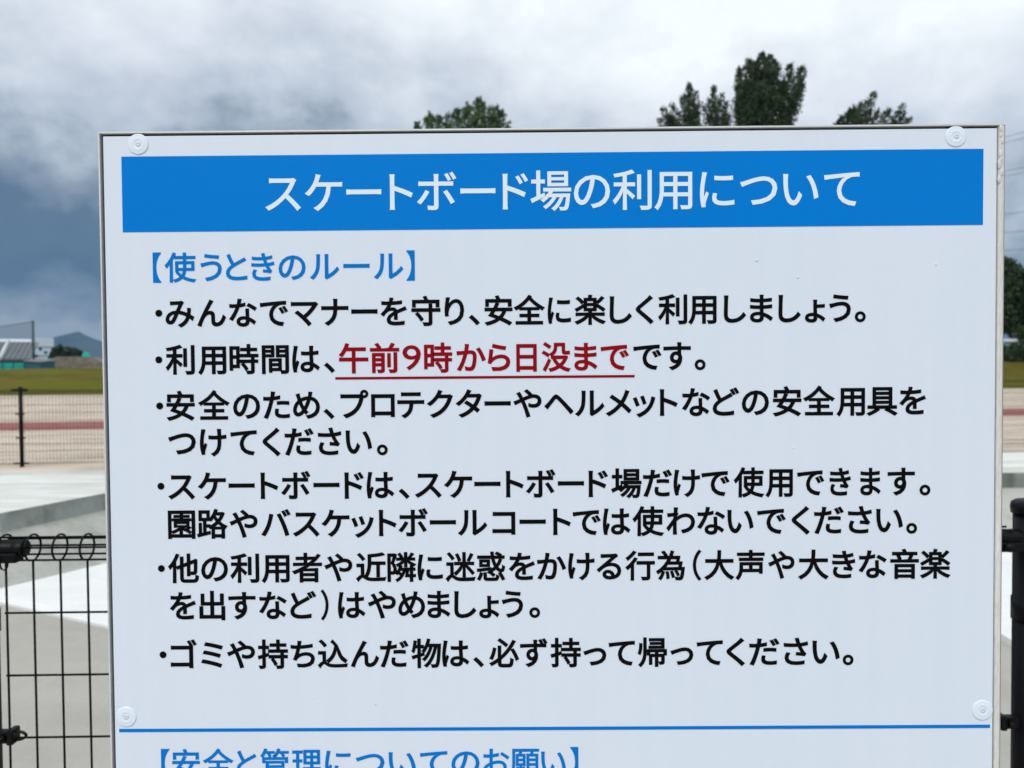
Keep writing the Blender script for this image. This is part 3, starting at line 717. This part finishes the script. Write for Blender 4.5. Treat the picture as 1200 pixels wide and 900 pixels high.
b = MB(); b.tube([(-w2 / 2 + w2 * .60, -.6, ze + .36), (-w2 / 2 + w2 * .74, 10, zr + .4)], .32, 6); b.build('roof_ridge', 'roofwhite', h1)
for k in range(1, 14):
    xa = xl0 + k * (xr0 - xl0) / 14; xb = xl0 + 2 + k * (xr0 + sk - xl0 - 2) / 14
    b = MB(); b.tube([(xa, -.5, ze + .32), (xb, 10, zr + .32)], .07, 4); b.build('roof_seam', 'darkteal', h1)
for k in range(10):
    x = -w2 / 2 + 1 + k * (w2 - 2) / 9; b = MB(); b.box(x - .35, x + .35, -.03, .02, ze - 1.1, ze - .4); b.build('window', 'window', h1)
# tall pale hall behind it
o_, rz_ = face(38, 165); w2 = span(12, 64, 165, rz_); px1_ = 165 / FPX * math.cos(rz_)
hl = empty('sports_hall', o_, 'tall pale blue hall with white roof edge left of the mountain', 'building'); hl.rotation_euler.z = rz_
zt = height(397, 40, 165); zw = height(403, 40, 165)
b = MB(); b.box(-w2 / 2 - 14, w2 / 2 - 4.3, 0, 22, 0, zw); b.build('wall', 'white_wall', hl)
b = MB(); b.add([(-w2 / 2 - 14.3, -.3, zw), (w2 / 2 - 4.3, -.3, zw), (w2 / 2 - 4.3, 22, zw), (-w2 / 2 - 14.3, 22, zw), (-w2 / 2 - 14.3, 3, zt), (w2 / 2 - 4.3, 3, zt), (w2 / 2 - 4.3, 20, zt + .4), (-w2 / 2 - 14.3, 20, zt + .4)],
                 [(0, 3, 2, 1), (4, 5, 6, 7), (0, 1, 5, 4), (1, 2, 6, 5), (2, 3, 7, 6), (3, 0, 4, 7)]); b.build('roof', 'roofwhite', hl)
b = MB(); b.box(w2 / 2 - 4.28, w2 / 2, -.4, 18, 0, zt + .25); b.build('end_block', 'white_wall', hl)
for z_ in (zt * .55, zt * .78):
    b = MB(); b.box(w2 / 2 - 4.2, w2 / 2 - .05, -.43, -.395, z_ - .12, z_ + .12); b.build('wall_band', 'roof', hl)
for dx, py in ((2.6, 409), (1.6, 413), (3.4, 417)):
    z = height(py, 58, 165); b = MB(); b.box(w2 / 2 - dx - .3, w2 / 2 - dx + .3, -.44, -.39, z - .3, z + .3); b.build('window', 'window', hl)
# teal hoarding in front
q0, q1_ = at(-60, 434.5, 92), at(28, 425, 92)
tf = empty('hoarding', ((q0.x + q1_.x) / 2, q0.y, 0), 'bright teal hoarding along the crest below the grey roof', 'fence'); b = MB()
wv = q1_.x - q0.x
b.box(-wv / 2, wv / 2, 0, 0.06, 0.6, q1_.z); b.build('sheeting', 'teal', tf)
for k in range(8): b = MB(); b.box(-wv / 2 + k * wv / 7 - .05, -wv / 2 + k * wv / 7 + .05, -.07, -.002, 0.3, q1_.z + .05); b.build('post', 'darkteal', tf)
q0, q1_ = at(29, 421, 93), at(47, 421, 93)
df = empty('shed', ((q0.x + q1_.x) / 2, q0.y, 0), 'low dark teal shed between the hoarding and the brown block wall', 'shed'); wv = q1_.x - q0.x
b = MB(); b.box(-wv / 2, wv / 2, 0, 3, 0, q1_.z - .25); b.build('wall', 'darkteal', df)
b = MB(); b.add([(-wv / 2 - .1, -.15, q1_.z - .25), (wv / 2 + .1, -.15, q1_.z - .45), (wv / 2 + .1, 3.1, q1_.z - .1), (-wv / 2 - .1, 3.1, q1_.z + .1), (-wv / 2 - .1, -.15, q1_.z - .15), (wv / 2 + .1, -.15, q1_.z - .35), (wv / 2 + .1, 3.1, q1_.z), (-wv / 2 - .1, 3.1, q1_.z + .2)],
                [(0, 3, 2, 1), (4, 5, 6, 7), (0, 1, 5, 4), (1, 2, 6, 5), (2, 3, 7, 6), (3, 0, 4, 7)]); b.build('roof', 'roof', df)
# brown block wall
wl = MB(); pts = [(50, 428), (56, 422), (66, 418.2), (80, 417.8), (96, 418), (110, 419), (124, 427), (150, 428), (175, 428)]
P = [at(px, py, 100) for px, py in pts]; O4 = Vector((P[3].x, P[3].y, 0)); n_ = len(P)
vv = [(p.x - O4.x, dy, z) for dy in (0, 1.2) for p, z in [(p, p.z) for p in P]] + [(p.x - O4.x, dy, 0) for dy in (0, 1.2) for p in P]
wl.add(vv, [(i, i + 1, 2 * n_ + i + 1, 2 * n_ + i) for i in range(n_ - 1)] + [(n_ + i, 3 * n_ + i, 3 * n_ + i + 1, n_ + i + 1) for i in range(n_ - 1)] + [(i, n_ + i, n_ + i + 1, i + 1) for i in range(n_ - 1)] + [(0, 2 * n_, 3 * n_, n_), (n_ - 1, 2 * n_ - 1, 4 * n_ - 1, 3 * n_ - 1)])
tag(wl.build('block_wall', 'stone', loc=O4), 'brownish block wall below the low trees on the far crest', 'wall')
# teal tarpaulin heap
q = at(102, 418, 104); tp = MB(); rnd = random.Random(5); mp_ = 104 / FPX
rows = [[(0 + dx * s_, dy * s_, h) for dx, dy in ((-0.9, -0.8), (0.95, -0.8), (0.95, 0.8), (-0.9, 0.8))] for s_, h in ((1.0, 0.0), (0.85, 0.5), (0.3, 1.05))]
k_ = 4.6 * mp_
vv = [(x * k_ + (-.35 * k_ * h), y * k_, h * 6.2 * mp_ + (at(102, 419, 104).z if h >= 0 else 0)) for r_ in rows for x, y, h in r_]
tp.add(vv, [(i, (i + 1) % 4, 4 + (i + 1) % 4, 4 + i) for i in range(4)] + [(4 + i, 4 + (i + 1) % 4, 8 + (i + 1) % 4, 8 + i) for i in range(4)] + [(8, 9, 10, 11)])
zlo = min(v[2] for v in vv); tp.box(-.9 * k_, .95 * k_, -.8 * k_, .8 * k_, 0, zlo - .003)
tag(tp.build('tarpaulin_heap', 'teal', loc=(q.x, q.y, 0)), 'heap under a bright teal tarpaulin below the mountain slope', 'tarpaulin')

# utility poles and cables behind the board, running off to the right
DU = 78.0
UP = []
for k, (px, D) in enumerate(((930, DU), (1420, 66))):
    g_ = at(px, 430, D); base = Vector((g_.x, g_.y, bank_h(g_.x, g_.y)))
    u = empty('utility_pole', base, ('concrete utility pole hidden behind the board that carries the cables', 'utility pole beyond the right edge that carries the cables')[k], 'utility pole', 'utility poles'); UP.append(u)
    tz = at(px, (300, 70)[k], D).z - base.z if k else at(px, 165, D).z - base.z
    b = MB(); b.tube([(0, 0, -0.2), (0, 0, tz)], [0.22, 0.13], 14); b.build('pole', 'pole', u)
    for j in range(3):
        b = MB(); b.box(-1.0, 1.0, -.2, -.13, tz - 0.5 - j * 1.5, tz - 0.38 - j * 1.5); ca = b.build('crossarm', 'galv', u)
        b = MB()
        for x in (-.9, -.35, .35, .9): b.lathe([(.05, 0), (.07, .06), (.04, .1), (.06, .16), (.02, .2)], (x, -.165, tz - .377 - j * 1.5), 'z', 8)
        b.build('insulator', 'white', ca)
SLP = 7.0 / 23
for k, (yy, lab) in enumerate(((158.5, 'highest'), (165, 'second highest'), (199, 'third highest'), (205, 'fourth highest'), (250, 'fifth highest'), (272, 'sixth highest'), (293, 'lowest'))):
    sl = (0.22, 0.22, 0.16, 0.16, 0.10, 0.06, 0.04)[k]
    a_ = at(930, yy + sl * 255 + 8, DU - .16); c_ = at(1186, yy, 71.5); b_ = at(1420, yy - sl * 255, 66 - .16)
    b = MB(); pts = []
    for i in range(17):
        t_i = i / 16; pts.append(a_ * (1 - t_i) ** 2 + b_ * t_i ** 2 + (c_ * 4 - a_ - b_) / 2 * 2 * t_i * (1 - t_i))
    b.tube(pts, 0.020, 5)
    o = b.build('power_cable', 'cable'); tag(o, lab + ' of the seven power cables crossing the sky right of the board', 'cable', 'power cables')

# ================================================================== AIR
hz_ = MB(); hz_.box(-2900, 2900, -60, 2950, -1.0, 130.0)
HZ = bpy.data.materials.new('haze'); HZ.use_nodes = True; t_ = HZ.node_tree
for n in list(t_.nodes): t_.nodes.remove(n)
om = t_.nodes.new('ShaderNodeOutputMaterial'); pv = t_.nodes.new('ShaderNodeVolumePrincipled')
pv.inputs['Color'].default_value = (0.30, 0.60, 1.0, 1); pv.inputs['Density'].default_value = 0.00012
t_.links.new(pv.outputs[0], om.inputs['Volume'])
tag(hz_.build('haze', HZ), kind='stuff')
